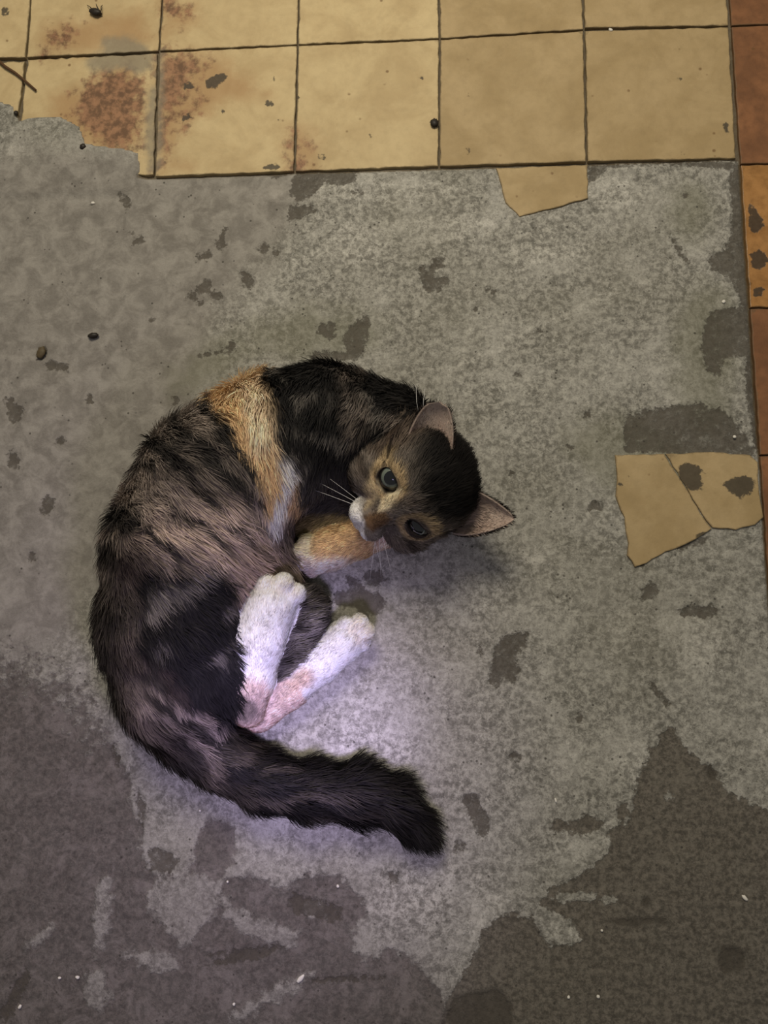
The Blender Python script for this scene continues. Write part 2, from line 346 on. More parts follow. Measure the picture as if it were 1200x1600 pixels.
fz = np.where((bed > 0) & (smear < -0.005), np.minimum(fz, -0.0016), fz) + (noise3(f3, 60, 3)-0.5)*0.0006 + (noise3(f3, 18, 4)-0.5)*0.0010
# the cement runs out over the corner of the first tile
idx = np.arange(nx*ny).reshape(ny, nx)
fl = np.stack([idx[:-1,:-1], idx[:-1,1:], idx[1:,1:], idx[1:,:-1]], -1).reshape(-1, 4)
me = np_mesh('floor', np.stack([fp[:,0], fp[:,1], fz], 1), fl.ravel(), np.arange(len(fl))*4, np.full(len(fl), 4), MAT_CONC)
for nm, v in (('damp', damp_s), ('soil', soil_s), ('dark_wash', union(fp, SOIL)), ('spot', spot_s), ('pale', union(fp, PALE)), ('olive', union(fp, OLIVE)), ('skin', union(fp, SKIN)), ('joint', bed)): fattr(me, nm, v-(0.0002 if nm == 'spot' else 0))
floor = bpy.data.objects.new('floor', me); COL.objects.link(floor); floor['kind'] = 'structure'
floor['label'] = 'worn grey concrete floor patch between old ochre and orange tiles'

# ---------------------------------------------------------------- floor tiles: each one a part of the floor
def densify(poly, step, jag, seed):
    r = np.random.default_rng(seed); out = []
    for k in range(len(poly)):
        a = np.array(poly[k]); b = np.array(poly[(k+1) % len(poly)]); L = np.linalg.norm(b-a); n = max(1, int(L/step))
        nrm = np.array([-(b-a)[1], (b-a)[0]])/max(L, 1e-9)
        for q in range(n):
            s = 0 if q == 0 else (r.random()-0.5)*2*jag
            out.append(a+(b-a)*q/n+nrm*s)
    return np.array(out)
def tile(poly, mat, top=0.0012, seed=0, jag=0.0003, name='tile', step=0.004, detail=True, label=None, tilt=(0, 0)):
    """slab with ragged outline, slightly rounded arris and a fine top grid carrying the stain fields"""
    import bmesh
    out = densify(poly, step, jag, seed)
    cen = out.mean(0)
    bm = bmesh.new()
    thick = 0.006
    def ring(inset, z):
        vs_ = []
        n = len(out)
        for k in range(n):
            tdir = out[(k+1) % n]-out[k-1]; tdir /= max(np.linalg.norm(tdir), 1e-9)
            nn = np.array([-tdir[1], tdir[0]])
            q = out[k]+nn*inset
            vs_.append(bm.verts.new((q[0], q[1], z+(q[0]-cen[0])*tilt[0]+(q[1]-cen[1])*tilt[1])))
        return vs_
    rings = [ring(0, top-thick), ring(0, top-0.0004), ring(0.0002, top-0.0001), ring(0.0006, top)]
    n = len(out)
    for a, b in zip(rings[:-1], rings[1:]):
        for k in range(n): bm.faces.new((a[k], a[(k+1) % n], b[(k+1) % n], b[k]))
    face = bm.faces.new(rings[-1])
    if detail:   # cut the top into a fine grid
        lo, hi = out.min(0), out.max(0)
        geom = [face]+list(face.edges)+list(face.verts)
        for ax in (0, 1):
            for c in np.arange(lo[ax]+0.004, hi[ax], 0.004):
                no = (1, 0, 0) if ax == 0 else (0, 1, 0); co = (c, 0, 0) if ax == 0 else (0, c, 0)
                fs = [f for f in bm.faces if f.normal.z > 0.9 or all(abs(v.co.z-top) < 0.0009 for v in f.verts)]
                bmesh.ops.bisect_plane(bm, geom=fs+list({e for f in fs for e in f.edges})+list({v for f in fs for v in f.verts}), plane_co=co, plane_no=no)
                bm.normal_update()
    bmesh.ops.recalc_face_normals(bm, faces=bm.faces)
    m = bpy.data.meshes.new(name); bm.to_mesh(m); bm.free()
    m.materials.append(mat)
    v = np.empty(len(m.vertices)*3, np.float32); m.vertices.foreach_get('co', v); v = v.reshape(-1, 3)
    p2 = v[:,:2].astype(float)
    if detail:
        for nm, sh in (('rust', RUST), ('tan', TAN), ('cement', CEMENT), ('spot', TSPOT)): fattr(m, nm, union(p2, sh))
    else:
        for nm in ('rust', 'tan', 'cement', 'spot'): fattr(m, nm, np.full(len(p2), -0.2))
    fattr(m, 'edge', np.where(v[:,2] < top-0.004, 0.0, np.maximum(poly_sdf(p2, out), 0)))
    o = bpy.data.objects.new(name, m); COL.objects.link(o); o.parent = floor
    if label: o['label'] = label
    return o
def rect(x0, y0, x1, y1): return [(x0, y0), (x1, y0), (x1, y1), (x0, y1)]   # counter-clockwise
G = 0.0007
def fpt(x, y): return tuple(P(x, y, 0.0012)[:2])
sd = 100
# whole ochre tiles of the band above the bare patch, traced joints
rowA = [(40,90),(248,80),(465,69.5),(687,60),(913,46),(1140,40)]
rowB = [(30,285),(241,276),(460,268),(686,260),(917,253),(1152,248)]
def grid_pt(i, j):
    if j == 0 and 0 <= i <= 5: return fpt(*rowA[i])
    if j == -1 and 0 <= i <= 5: return fpt(*rowB[i])
    a = np.array((0.1*i, 0.1*j)); return tuple(a)
def shrink(q, g):
    c = np.mean(q, 0); return [tuple(np.array(p)+(np.sign(c-np.array(p)))*g) for p in q]
for j in range(0, 5):
    for i in range(-9, 5):
        q = [grid_pt(i, j-1), grid_pt(i+1, j-1), grid_pt(i+1, j), grid_pt(i, j)]
        sd += 1
        vis = j <= 1 and -1 <= i
        if j == 0 and i <= 0: continue        # broken or lost under the cement
        q = shrink(q, G if (i, j) != (4, 0) else G*1.2)
        if (i, j) == (4, 1): q[0] = (q[0][0], q[0][1]+0.0012)
        tile(q, MAT_DUL if i >= 3 else MAT_YEL, 0.0008, sd, 0.00035, detail=vis, step=0.005 if vis else 0.05)
# the tile whose lower edge is broken and buried in cement
tile([fpt(*q) for q in [(31,205),(60,196),(95,198),(118,214),(126,236),(150,240),(190,244),(206,250),(204,272),(239,272),(245,83),(43,93)]], MAT_YEL, 0.0008, 201, 0.0006, label='ochre tile with rust stain and broken lower edge')
tile([fpt(*q) for q in [(-172,190),(-60,180),(0,172),(18,176),(26,190),(38,95),(-172,104)]], MAT_YEL, 0.0008, 202, 0.0006)
# left-over fragments
tile([fpt(*q) for q in [(775,262),(784,290),(790,316),(812,338),(860,326),(919,309),(918,257)]], MAT_DUL, 0.0010, 203, 0.0004, name='tile_fragment', label='small broken ochre tile fragment adjoining a whole tile')
tile([fpt(*q) for q in [(961,711),(964,740),(962,775),(976,808),(982,850),(980,868),(992,886),(1010,880),(1040,862),(1080,846),(1112,826),(1094,802),(1070,760),(1038,709)]], MAT_DUL, 0.0014, 204, 0.0006, name='tile_fragment', label='larger half of a cracked ochre tile')
tile([fpt(*q) for q in [(1039.5,709),(1071,758.5),(1095.5,800.5),(1113.5,824.5),(1150,828),(1180,820),(1193,808),(1188,780),(1184,722),(1172,711),(1110,706)]], MAT_DUL, 0.0013, 205, 0.0005, name='tile_fragment', label='smaller half of a cracked ochre tile with two dark blotches')
# orange border
OR = [(0.5, 0.0), (0.5, -0.1), (0.5, -0.2), (0.5, -0.3)]
ycuts = [0.4, 0.3, 0.2, 0.1, P(1150,42)[1], P(1160,258)[1], P(1175,482)[1], P(1190,712)[1], -0.41, -0.51, -0.61, -0.71, -0.81, -0.91]
for c in range(0, 4):
    for k in range(len(ycuts)-1):
        y1, y0 = ycuts[k], ycuts[k+1]
        x0 = 0.5002+0.1*c; x1 = x0+0.0985
        sd += 1
        mat = MAT_ORY if k == 5 else MAT_ORG
        tile(rect(x0, y0+0.0006, x1, y1-0.0006), mat, 0.0008, sd, 0.0003, name='border_tile', detail=(c == 0 and 3 <= k <= 8), step=0.005 if (c == 0 and 3 <= k <= 8) else 0.06)

# CAT
# ---------------------------------------------------------------- kitten: one continuous body grown from blended round shapes
H = 0.0011                                   # voxel size
U2 = np.array([0.93, 0.37, 0.0]); U2 /= np.linalg.norm(U2); L2 = np.array([-U2[1], U2[0], 0.0]); Z2 = np.array([0, 0, 1.0])
pit, yaw = math.radians(36), math.radians(18)
hF = Z2*math.cos(pit)-U2*math.sin(pit); hU = U2*math.cos(pit)+Z2*math.sin(pit); hL = L2
hF, hL = hF*math.cos(yaw)-hL*math.sin(yaw), hL*math.cos(yaw)+hF*math.sin(yaw)
hF, hU, hL = R @ hF, R @ hU, R @ hL          # head axes in the world: muzzle, crown, side of the upper eye
HC = P(645, 760, 0.041)
HM = np.stack([hF, hU, hL], 1)
HS = 0.0110
def HP(f, u, l): return HC + HS*(HM @ np.array([f, u, l], float))
def toH(p): return (p-HC) @ HM / HS

prims = []   # (kind, params, label, blend)
def cone(a, b, ra, rb, lab, k=0.006): prims.append(('cone', (np.array(a), np.array(b), ra*0.01, rb*0.01), lab, k))
def chain(pts, lab, k=0.006):
    q = [(P(x, y, z*0.01), r) for x, y, z, r in pts]
    for (a, ra), (b, rb) in zip(q[:-1], q[1:]): cone(a, b, ra, rb, lab, k)
def blob(c, axes, rad, lab, k=0.006): prims.append(('blob', (np.array(c), np.array(axes), np.array(rad)*0.01), lab, k))

TORSO, HAUNCH, HFU, HFL, FOU, FOL, HEAD, TAIL, KNEE = range(9)
chain([(585,680,3.3,2.3),(505,664,3.4,3.3),(425,695,3.6,3.8),(340,762,3.8,4.25),(292,856,3.8,4.1),(270,970,3.6,3.7),(275,1070,3.0,2.9),(300,1140,2.2,1.9)], TORSO, 0.012)
chain([(540,640,2.6,2.0),(620,660,2.8,2.0)], TORSO, 0.012)
chain([(385,850,2.6,2.6),(430,880,1.9,1.6)], TORSO, 0.014)       # soft belly
chain([(300,1140,2.2,1.8),(345,1186,1.7,1.45),(410,1220,1.5,1.3),(480,1235,1.5,1.15),(555,1238,1.45,1.1),(612,1254,1.35,0.95),(645,1284,1.15,0.6),(662,1304,1.0,0.3)], TAIL, 0.006)
ex = np.stack([P(330,1000,.05)-P(280,1000,.05), P(300,880,.05)-P(265,1000,.05), np.array([0,0,1.])], 1)
ex = np.stack([c/np.linalg.norm(c) for c in ex.T], 1); ex[:,1] -= ex[:,0]*(ex[:,0]@ex[:,1]); ex[:,1] /= np.linalg.norm(ex[:,1]); ex[:,2] = np.cross(ex[:,0], ex[:,1])
blob(P(272,1005,0.042), ex, (3.4,4.3,2.7), HAUNCH, 0.009)
chain([(318,930,4.9,1.7),(352,1030,3.9,1.3),(382,1100,2.6,0.85)], HAUNCH, 0.008)
# upper hind foot, then the lower one
chain([(388,1112,2.5,0.9),(394,1060,3.2,1.25),(401,1000,3.8,1.55),(421,948,3.9,1.5)], HFU, 0.004)
for x, y, z, r in ((396,932,4.1,.6),(415,915,4.5,.64),(442,913,4.5,.64),(462,928,4.1,.58)): chain([(421,950,3.9,.85),(x,y,z,r)], HFU, 0.0012)
chain([(404,1120,1.1,0.9),(450,1078,1.2,1.1),(498,1034,1.3,1.25),(536,1002,1.35,1.25)], HFL, 0.004)
for x, y, z, r in ((540,978,1.9,.55),(560,974,2.0,.58),(571,987,1.8,.56),(566,1005,1.3,.5)): chain([(534,1004,1.3,.85),(x,y,z,r)], HFL, 0.0012)
chain([(330,980,2.2,2.0),(420,950,2.0,1.6),(468,958,1.9,1.35),(460,1010,1.5,1.1),(410,1110,1.0,0.75)], KNEE, 0.006)
# fore legs
chain([(520,735,2.4,1.7),(575,790,1.5,1.2),(598,832,1.3,0.85),(560,842,1.7,1.1),(520,856,2.0,1.2),(496,864,2.1,1.2)], FOU, 0.005)
for x, y, z, r in ((481,848,2.7,.5),(471,861,2.7,.54),(474,877,2.4,.52),(489,888,2.0,.48)): chain([(500,864,2.1,.75),(x,y,z,r)], FOU, 0.0012)
chain([(470,745,2.4,1.7),(520,800,1.4,1.15),(500,818,1.4,1.05),(482,830,1.3,.9)], FOL, 0.005)
# head
I3 = HM
blob(HP(-0.5,0.15,0), I3, (3.30,3.03,3.30), HEAD, 0.006)
blob(HP(0.7,0.95,0), I3, (2.09,1.93,2.42), HEAD, 0.006)
blob(HP(-1.2,-1.0,0.3), I3, (2.20,2.20,2.42), HEAD, 0.008)
for s in (1, -1):
    blob(HP(0.7,-1.05,1.55*s), I3, (1.71,1.49,1.59), HEAD, 0.006)
    blob(HP(2.40,-1.88,0.50*s), I3, (0.95,0.70,0.74), HEAD, 0.0028)
    blob(HP(1.70,1.12,1.35*s), I3, (0.83,0.55,1.04), HEAD, 0.005)      # brow
cone(HP(1.7,0.55,0), HP(2.70,-1.30,0), 0.93, 0.60, HEAD, 0.005)
blob(HP(1.95,-2.45,0), I3, (0.83,0.55,0.68), HEAD, 0.004)

def sd_prim(pr, p):
    kind, q, lab, k = pr
    if kind == 'cone':
        a, b, ra, rb = q; ab = b-a; t = np.clip(((p-a)@ab)/(ab@ab), 0, 1)
        return np.linalg.norm(p-a-t[...,None]*ab, axis=-1)-(ra+(rb-ra)*t)
    c, ax, r = q; d = ((p-c)@ax)/r; l = np.linalg.norm(d, axis=-1); g = np.linalg.norm(d/r, axis=-1)
    return l*(l-1)/np.maximum(g, 1e-6)
def bounds(pr, m):
    kind, q = pr[0], pr[1]
    if kind == 'cone':
        a, b, ra, rb = q; r = max(ra, rb)+m; return np.minimum(a, b)-r, np.maximum(a, b)+r
    c, ax, r = q; e = np.sqrt(((ax*r)**2).sum(1))+m; return c-e, c+e
EYES = [(HP(1.60,0.42,1.42), 1), (HP(1.60,0.42,-1.42), -1)]
ER = 0.0092
lo = np.min([bounds(q, .006)[0] for q in prims], 0); hi = np.max([bounds(q, .006)[1] for q in prims], 0); lo[2] = -0.002
dims = np.ceil((hi-lo)/H).astype(int)+1
ax_ = [lo[k]+H*np.arange(dims[k]) for k in range(3)]
SD = np.full(dims, 0.02, np.float32)
for pr in prims:
    b0, b1 = bounds(pr, pr[3]*1.5+0.003)
    i0 = np.maximum(((b0-lo)/H).astype(int), 0); i1 = np.minimum(((b1-lo)/H).astype(int)+2, dims)
    if (i1 <= i0).any(): continue
    sl = tuple(slice(i0[k], i1[k]) for k in range(3))
    g = np.stack(np.meshgrid(*[ax_[k][sl[k]] for k in range(3)], indexing='ij'), -1)
    d = sd_prim(pr, g).astype(np.float32); o = SD[sl]; k = pr[3]
    h = np.clip(k-np.abs(d-o), 0, None)/k
    SD[sl] = np.minimum(d, o)-h*h*k*0.25
# eye sockets: almond openings under the lids
for c, s in EYES:
    i0 = np.maximum(((c-0.016-lo)/H).astype(int), 0); i1 = ((c+0.016-lo)/H).astype(int)
    sl = tuple(slice(i0[k], i1[k]) for k in range(3))
    g = np.stack(np.meshgrid(*[ax_[k][sl[k]] for k in range(3)], indexing='ij'), -1)
    q = (g-c)@HM
    f, u, l = q[...,0], q[...,1], q[...,2]*s
    tl = math.radians(18); uu = u*math.cos(tl)-l*math.sin(tl); ll = u*math.sin(tl)+l*math.cos(tl)     # outer corner raised
    hh, ww = (0.0058, 0.0078) if s == 1 else (0.0032, 0.0080)
    rr = (ww*ww+hh*hh)/(2*hh)
    alm = np.maximum(np.hypot(ll, uu-(hh-rr))-rr, np.hypot(ll, uu+(hh-rr))-rr)
    hole = np.maximum(alm, 0.001-f)
    ball = np.sqrt(f*f+u*u+l*l)-ER*0.97
    k = 0.0016; a = -np.minimum(hole, 9); o = SD[sl]
    o = np.minimum(o, np.maximum(np.sqrt(f*f+u*u+l*l)-(ER+0.0012), 0.002-f))      # lid bulge over the ball
    h = np.clip(k-np.abs(a-o), 0, None)/k
    SD[sl] = (np.maximum(a, o)+h*h*k*0.25)
# flat underside where it rests on the floor
zz = ax_[2][None,None,:].astype(np.float32)
SD = np.maximum(SD, 0.0006-zz)

def surface_nets(S):
    ins = S < 0
    nx_, ny_, nz_ = S.shape
    c = [ins[i:nx_-1+i, j:ny_-1+j, k:nz_-1+k] for i in (0,1) for j in (0,1) for k in (0,1)]
    cnt = sum(x.astype(np.int8) for x in c); act = (cnt > 0) & (cnt < 8)
    I = np.argwhere(act); vid = np.full(act.shape, -1, np.int32); vid[act] = np.arange(len(I))
    acc = np.zeros((len(I), 3)); w = np.zeros(len(I))
    cor = [(i, j, k) for i in (0,1) for j in (0,1) for k in (0,1)]
    val = {q: S[I[:,0]+q[0], I[:,1]+q[1], I[:,2]+q[2]].astype(float) for q in cor}
    for a in cor:
        for dd in range(3):
            if a[dd] == 0:
                b = list(a); b[dd] = 1; b = tuple(b)
                va, vb = val[a], val[b]; cr = (va < 0) != (vb < 0)
                t = np.where(cr, va/np.where(cr, va-vb, 1), 0)
                p = np.tile(np.array(a, float), (len(I), 1)); p[:,dd] += t
                acc[cr] += p[cr]; w[cr] += 1
    V = lo + H*(I+acc/w[:,None])
    quads = []
    for d in range(3):
        e, f = (d+1) % 3, (d+2) % 3
        s0 = [slice(None)]*3; s1 = [slice(None)]*3; s0[d] = slice(0, -1); s1[d] = slice(1, None)
        ed = ins[tuple(s0)] != ins[tuple(s1)]
        E_ = np.argwhere(ed); E_ = E_[(E_[:,e] > 0) & (E_[:,f] > 0) & (E_[:,e] < S.shape[e]-1) & (E_[:,f] < S.shape[f]-1)]
        def cell(de, df):
            q = E_.copy(); q[:,e] -= de; q[:,f] -= df; return vid[q[:,0], q[:,1], q[:,2]]
        q = np.stack([cell(1,1), cell(0,1), cell(0,0), cell(1,0)], 1)
        flip = ~ins[tuple(E_.T)]
        q[flip] = q[flip][:,::-1]
        quads.append(q)
    Q = np.concatenate(quads); return V, Q[(Q >= 0).all(1)]
BV, BQ = surface_nets(SD)
# relax the voxel steps a little
for it in range(3):
    s = np.zeros_like(BV); n = np.zeros(len(BV))
    for k in range(4):
        np.add.at(s, BQ[:,k], BV[BQ[:,(k+1) % 4]]); np.add.at(n, BQ[:,k], 1)
        np.add.at(s, BQ[:,k], BV[BQ[:,k-1]]); np.add.at(n, BQ[:,k], 1)
    BV = BV*0.5+0.5*s/np.maximum(n, 1)[:,None]
def labels_of(p):
    best = np.full(len(p), 9.0); lab = np.zeros(len(p), int)
    for pr in prims:
        d = sd_prim(pr, p); m = d < best; best[m] = d[m]; lab[m] = pr[2]
    return lab
BL = labels_of(BV)
fn = np.cross(BV[BQ[:,2]]-BV[BQ[:,0]], BV[BQ[:,3]]-BV[BQ[:,1]])
BN = np.zeros_like(BV)
for k in range(4): np.add.at(BN, BQ[:,k], fn)
BN /= np.maximum(np.linalg.norm(BN, axis=1), 1e-12)[:,None]

# ears: cupped double-walled shells joined into the body
EAR = 9; EARIN = 10
def ear(base, tip, side, opn, hw, depth, rnd, bend=0.0):
    base, tip = np.array(base), np.array(tip); ax1 = tip-base; Ln = np.linalg.norm(ax1); ax1 = ax1/Ln
    side = side-ax1*(side@ax1); side /= np.linalg.norm(side); opn = np.cross(side, ax1)*np.sign(np.cross(side, ax1)@opn)
    NU, NV = 17, 19; inner = np.zeros((NV, NU, 3)); nrm = np.zeros((NV, NU, 3))
    for j in range(NV):
        v = -0.22+1.22*j/(NV-1); vv = max(v, 0)
        wv = hw*max(1-vv, 0.0)**rnd*(1+0.10*math.sin(math.pi*vv))
        for i in range(NU):
            u = -1+2*i/(NU-1); a = u*math.radians(72)
            y = math.sin(a)/math.sin(math.radians(72)); d = (math.cos(a)-math.cos(math.radians(72)))/(1-math.cos(math.radians(72)))
            inner[j, i] = base+ax1*Ln*(v-0.05*(1-abs(y))*0)+side*wv*y-opn*depth*d*(wv/hw)+opn*bend*vv*vv
            nrm[j, i] = opn*math.cos(a)-side*math.sin(a)
    outer = inner-nrm*0.0011
    outer[-1] = inner[-1]-nrm[-1]*0.0003
    V = np.concatenate([inner.reshape(-1,3), outer.reshape(-1,3)]); Nn = np.concatenate([nrm.reshape(-1,3), -nrm.reshape(-1,3)])
    g = np.arange(NU*NV).reshape(NV, NU); off = NU*NV
    q = np.stack([g[:-1,:-1], g[:-1,1:], g[1:,1:], g[1:,:-1]], -1).reshape(-1,4)
    if np.cross(inner[1,1]-inner[0,0], inner[1,0]-inner[0,1])@nrm[0,0] < 0: q = q[:,::-1]
    Q = [q, q[:,::-1]+off]
    for edge in (g[:,0], g[::-1,-1], g[-1,:]):
        Q.append(np.stack([edge[:-1], edge[1:], edge[1:]+off, edge[:-1]+off], 1))
    return V, np.concatenate(Q), Nn, np.array([EARIN]*off+[EAR]*off)
cam_up = R @ np.array([0, 0, 1.0]); ix = R @ np.array([1.0, 0, 0]); iy = R @ np.array([0, -1.0, 0])   # picture right, picture down
ears = [ear(P(667,712,0.060), P(686,628,0.071), ix+0.25*iy, cam_up*0.8-ix*0.25+iy*0.45, 0.0128, 0.0075, 0.34, 0.002),
        ear(P(728,800,0.037), P(803,811,0.046), iy+0.0*ix, cam_up*0.75+iy*0.6-ix*0.2, 0.0135, 0.0085, 0.72, 0.0)]
for V, Q, Nn, lb in ears:
    BQ = np.concatenate([BQ, Q+len(BV)]); BV = np.concatenate([BV, V]); BN = np.concatenate([BN, Nn]); BL = np.concatenate([BL, lb])

# ---- coat: patch colours by place on the body
BLACK, CHAR, GREY, BROWN, TAUPE, BEIGE = lin(32,30,29), lin(60,55,51), lin(126,119,112), lin(104,91,80), lin(152,138,127), lin(188,168,152)
ORANGE, PALEO, WHITE, CREAM, PINK, TANF = lin(214,180,136), lin(232,212,184), lin(240,236,232), lin(224,212,180), lin(218,194,180), lin(190,166,128)
def blend(c, col, w): return c*(1-w[:,None])+col*w[:,None]
def pm(px, poly, soft): return sstep(-soft, soft, poly_sdf(px, poly))
def coat(p, lab, strand=False):
    px = PX(p); n1 = noise3(p, 55, 11); n2 = noise3(p, 140, 12); n3 = noise3(p, 320, 13)
    c = np.tile(BROWN, (len(p), 1)); h = toH(p)
    # torso
    m = (lab == TORSO) | (lab == KNEE)
    a, b = px[:,0], px[:,1]
    w = px + (np.stack([n1, n2], 1)-0.5)*26
    streak = noise3(np.stack([(a*0.62-b*0.78)/14, (a*0.78+b*0.62)/80, a*0], 1), 1.0, 15)      # locks running down to the belly
    t = blend(np.tile(CHAR, (len(p), 1)), TAUPE, sstep(0.34, 0.66, streak*0.75+n1*0.25))
    t = blend(t, BLACK, 0.6*sstep(0.52, 0.75, noise3(p, 38, 16)))
    t = blend(t, BEIGE, 0.85*pm(w, [(240,800),(330,765),(400,800),(445,840),(485,890),(440,920),(365,935),(330,895),(280,862),(190,842)], 30)*sstep(0.15, 0.5, streak))
    t = blend(t, lin(192,168,148), 0.75*pm(w, [(350,850),(410,830),(450,860),(470,900),(400,930),(360,910)], 26)*(0.45+0.55*streak))
    t = blend(t, GREY, 0.45*pm(w, [(200,620),(320,600),(330,640),(280,680),(210,700)], 20)*streak)
    t = blend(t, lin(86,66,60), 0.6*pm(w, [(140,860),(210,840),(240,900),(200,1100),(260,1160),(220,1180),(150,1080)], 30)*n1)
    t = blend(t, CHAR, 0.7*pm(w, [(120,880),(190,890),(210,1080),(180,1130),(120,1060)], 26))
    t = blend(t, CHAR, 0.55*pm(w, [(350,700),(400,760),(410,810),(460,870),(480,860),(430,800),(390,700),(350,650)], 8)*sstep(.3,.6,n2))
    ob = [(402,566),(432,584),(440,640),(428,690),(450,720),(466,742),(492,748),(486,776),(456,796),(440,806),(412,800),(400,776),(394,720),(366,676),(318,634),(352,598)]
    t = blend(t, ORANGE, pm(w, ob, 9))
    t = blend(t, PALEO, pm(w, [(372,600),(420,592),(430,650),(424,690),(400,690),(384,640)], 18)*0.8)
    t = blend(t, WHITE, pm(w, [(436,690),(466,712),(462,745),(454,790),(440,812),(406,812),(412,782),(430,755)], 10)*0.95)
    sh = [(418,540),(470,548),(560,556),(640,590),(660,640),(600,640),(566,690),(552,760),(520,790),(478,778),(466,736),(434,694),(424,640)]
    stripe = 0.5+0.5*np.sin((b*0.93-a*0.25)/9.0+n1*5)
    dark = blend(np.tile(BLACK, (len(p), 1)), GREY, 0.55*sstep(0.55, 0.95, stripe)*sstep(0.35, 0.6, n2)*(b < 720))
    dark = blend(dark, GREY, 0.5*sstep(690, 770, b)*(0.4+0.6*n2))
    dark = blend(dark, TAUPE, 0.5*pm(w, [(520,580),(570,590),(575,660),(550,690),(535,640)], 12)*n2*1.4)
    t = np.where((pm(w, sh, 8) > 0)[:,None], t*(1-pm(w, sh, 8)[:,None])+dark*pm(w, sh, 8)[:,None], t)
    c[m] = t[m]
    m = lab == KNEE
    kn = blend(np.tile(CHAR, (len(p), 1)), GREY, sstep(0.4, 0.75, n2)); c[m] = kn[m]
    # haunch: black with broken grey tabby bars
    m = lab == HAUNCH
    bars = 0.5+0.5*np.sin((a*0.45+b*0.89)/11.5+n1*4.5)
    q = blend(np.tile(BLACK, (len(p), 1)), GREY, 0.72*sstep(0.62, 0.98, bars)*sstep(0.38, 0.62, noise3(p, 90, 19))*pm(px, [(215,880),(330,860),(375,960),(372,1060),(300,1040),(220,980)], 24))
    q = blend(q, TAUPE, 0.45*sstep(890, 860, b)*n1*1.3)
    q = blend(q, lin(92,76,70), 0.5*pm(w, [(180,1010),(235,1030),(320,1120),(290,1170),(210,1130)], 24)*sstep(.35,.65,n2))
    wh_ = pm(px+(np.stack([n1, n2], 1)-0.5)*44, [(203,908),(232,880),(280,866),(330,880),(368,925),(420,990),(420,1120),(330,1128),(250,1085),(200,1000)], 15)
    m2 = (lab == TORSO) | m
    c[m2] = (t*(1-wh_[:,None])+q*wh_[:,None])[m2]
    # hind feet
    m = (lab == HFU) | (lab == HFL)
    heelU = np.hypot(px[:,0]-384, px[:,1]-1112); heelL = np.hypot(px[:,0]-402, px[:,1]-1128)
    q = np.tile(WHITE, (len(p), 1))
    q = np.where((lab == HFU)[:,None], blend(q, PINK*0.92, sstep(74, 48, heelU+n2*16)), blend(q, PINK, sstep(96, 84, heelL+n2*16)))
    q = np.where((lab == HFL)[:,None], blend(q, lin(198,166,142), 0.8*pm(px, ell(470,1062,20,16,-45), 10)), q)
    q = blend(q, CHAR, 0.8*np.where(lab == HFU, sstep(26, 12, heelU), 0)); q = blend(q, CREAM, 0.55*np.where(lab == HFL, pm(px, ell(566,985,26,26), 10), pm(px, ell(440,915,40,18), 8)*.6))
    c[m] = q[m]
    # fore legs
    m = lab == FOU
    q = np.tile(ORANGE, (len(p), 1))
    q = blend(q, PINK, sstep(575, 596, a)*0.9); q = blend(q, CREAM, sstep(502, 488, a+n2*10)); q = blend(q, lin(236,220,210), sstep(866, 884, b+n2*8-0.06*(a-520)))
    q = blend(q, CHAR, sstep(816, 806, b+0.25*np.maximum(540-a, 0)*0))
    c[m] = q[m]
    m = lab == FOL
    q = blend(np.tile(lin(150,132,84), (len(p), 1)), CHAR, np.clip(sstep(812, 790, b)+0.5*n1, 0, 1)); c[m] = q[m]
    # tail
    m = lab == TAIL
    lock = noise3(np.stack([a/60, b/9, a*0], 1), 1.0, 21)
    q = blend(np.tile(lin(30,27,25), (len(p), 1)), lin(84,76,68), 0.75*sstep(0.45, 0.8, lock)*sstep(640, 420, a))
    q = blend(q, lin(120,108,98), 0.65*pm(w, [(270,1110),(330,1160),(380,1220),(370,1240),(300,1190),(250,1140)], 20)*sstep(.35,.6,n1))
    q = blend(q, lin(98,92,84), 0.5*sstep(650, 690, a))
    c[m] = q[m]
    # head
    m = lab == HEAD
    f, u, l = h[:,0], h[:,1], h[:,2]
    q = blend(np.tile(BROWN, (len(p), 1)), GREY, 0.55*n2+0.15)
    ch = 0.5+0.5*np.sin(u*4.2+np.abs(l)*1.6+n1*3)
    q = blend(q, lin(54,44,38), 0.6*sstep(.6,.95,ch)*(np.abs(l) > 1.6))
    q = blend(q, lin(84,68,56), 0.6*sstep(1.9, 2.6, l)*(f < 1.4))
    # black crown between and behind the ears
    crown = sstep(1.05, 1.95, u+0.25*(n1-0.5)*2-0.16*np.maximum(l, 0)-0.1*np.maximum(f-1.6, 0)+0.25*np.minimum(l, 0)*0)
    q = blend(q, lin(22,20,19), 0.97*crown)
    fs = 0.5+0.5*np.sin(l*7.5+0.6); q = blend(q, GREY, 0.5*crown*sstep(.72,.98,fs)*sstep(2.4,1.2,u)*(f > 0.8)*n2*1.6)
    q = blend(q, CHAR, 0.7*sstep(-0.6,-2.2,f))
    # brow light streak and pale rims of the eyes
    for _, s in EYES:
        ey = np.hypot((u-0.42)*1.05, (l-1.42*s))
        q = blend(q, TANF, 0.85*sstep(1.25, 0.95, ey)*sstep(0.62, 0.82, ey)*(f > 0.9))
        q = blend(q, lin(40,33,30), sstep(0.86, 0.66, np.hypot((u-0.42)*(1.15 if s == 1 else 1.5), (l-1.42*s)))*(f > 0.9))
        q = blend(q, lin(34,28,26), 0.85*sstep(0.16, 0.05, np.abs((u-0.55)-0.22*(np.abs(l)-2.2)))*sstep(2.1, 2.3, l*s)*sstep(3.1,2.8,l*s))    # line from outer corner
    q = blend(q, lin(228,212,178), 0.95*pm(np.stack([u*20, l*20], 1), [(-14,6),(-2,5),(16,11),(19,18),(8,18),(-8,14)], 3.0)*(f > 0.8))
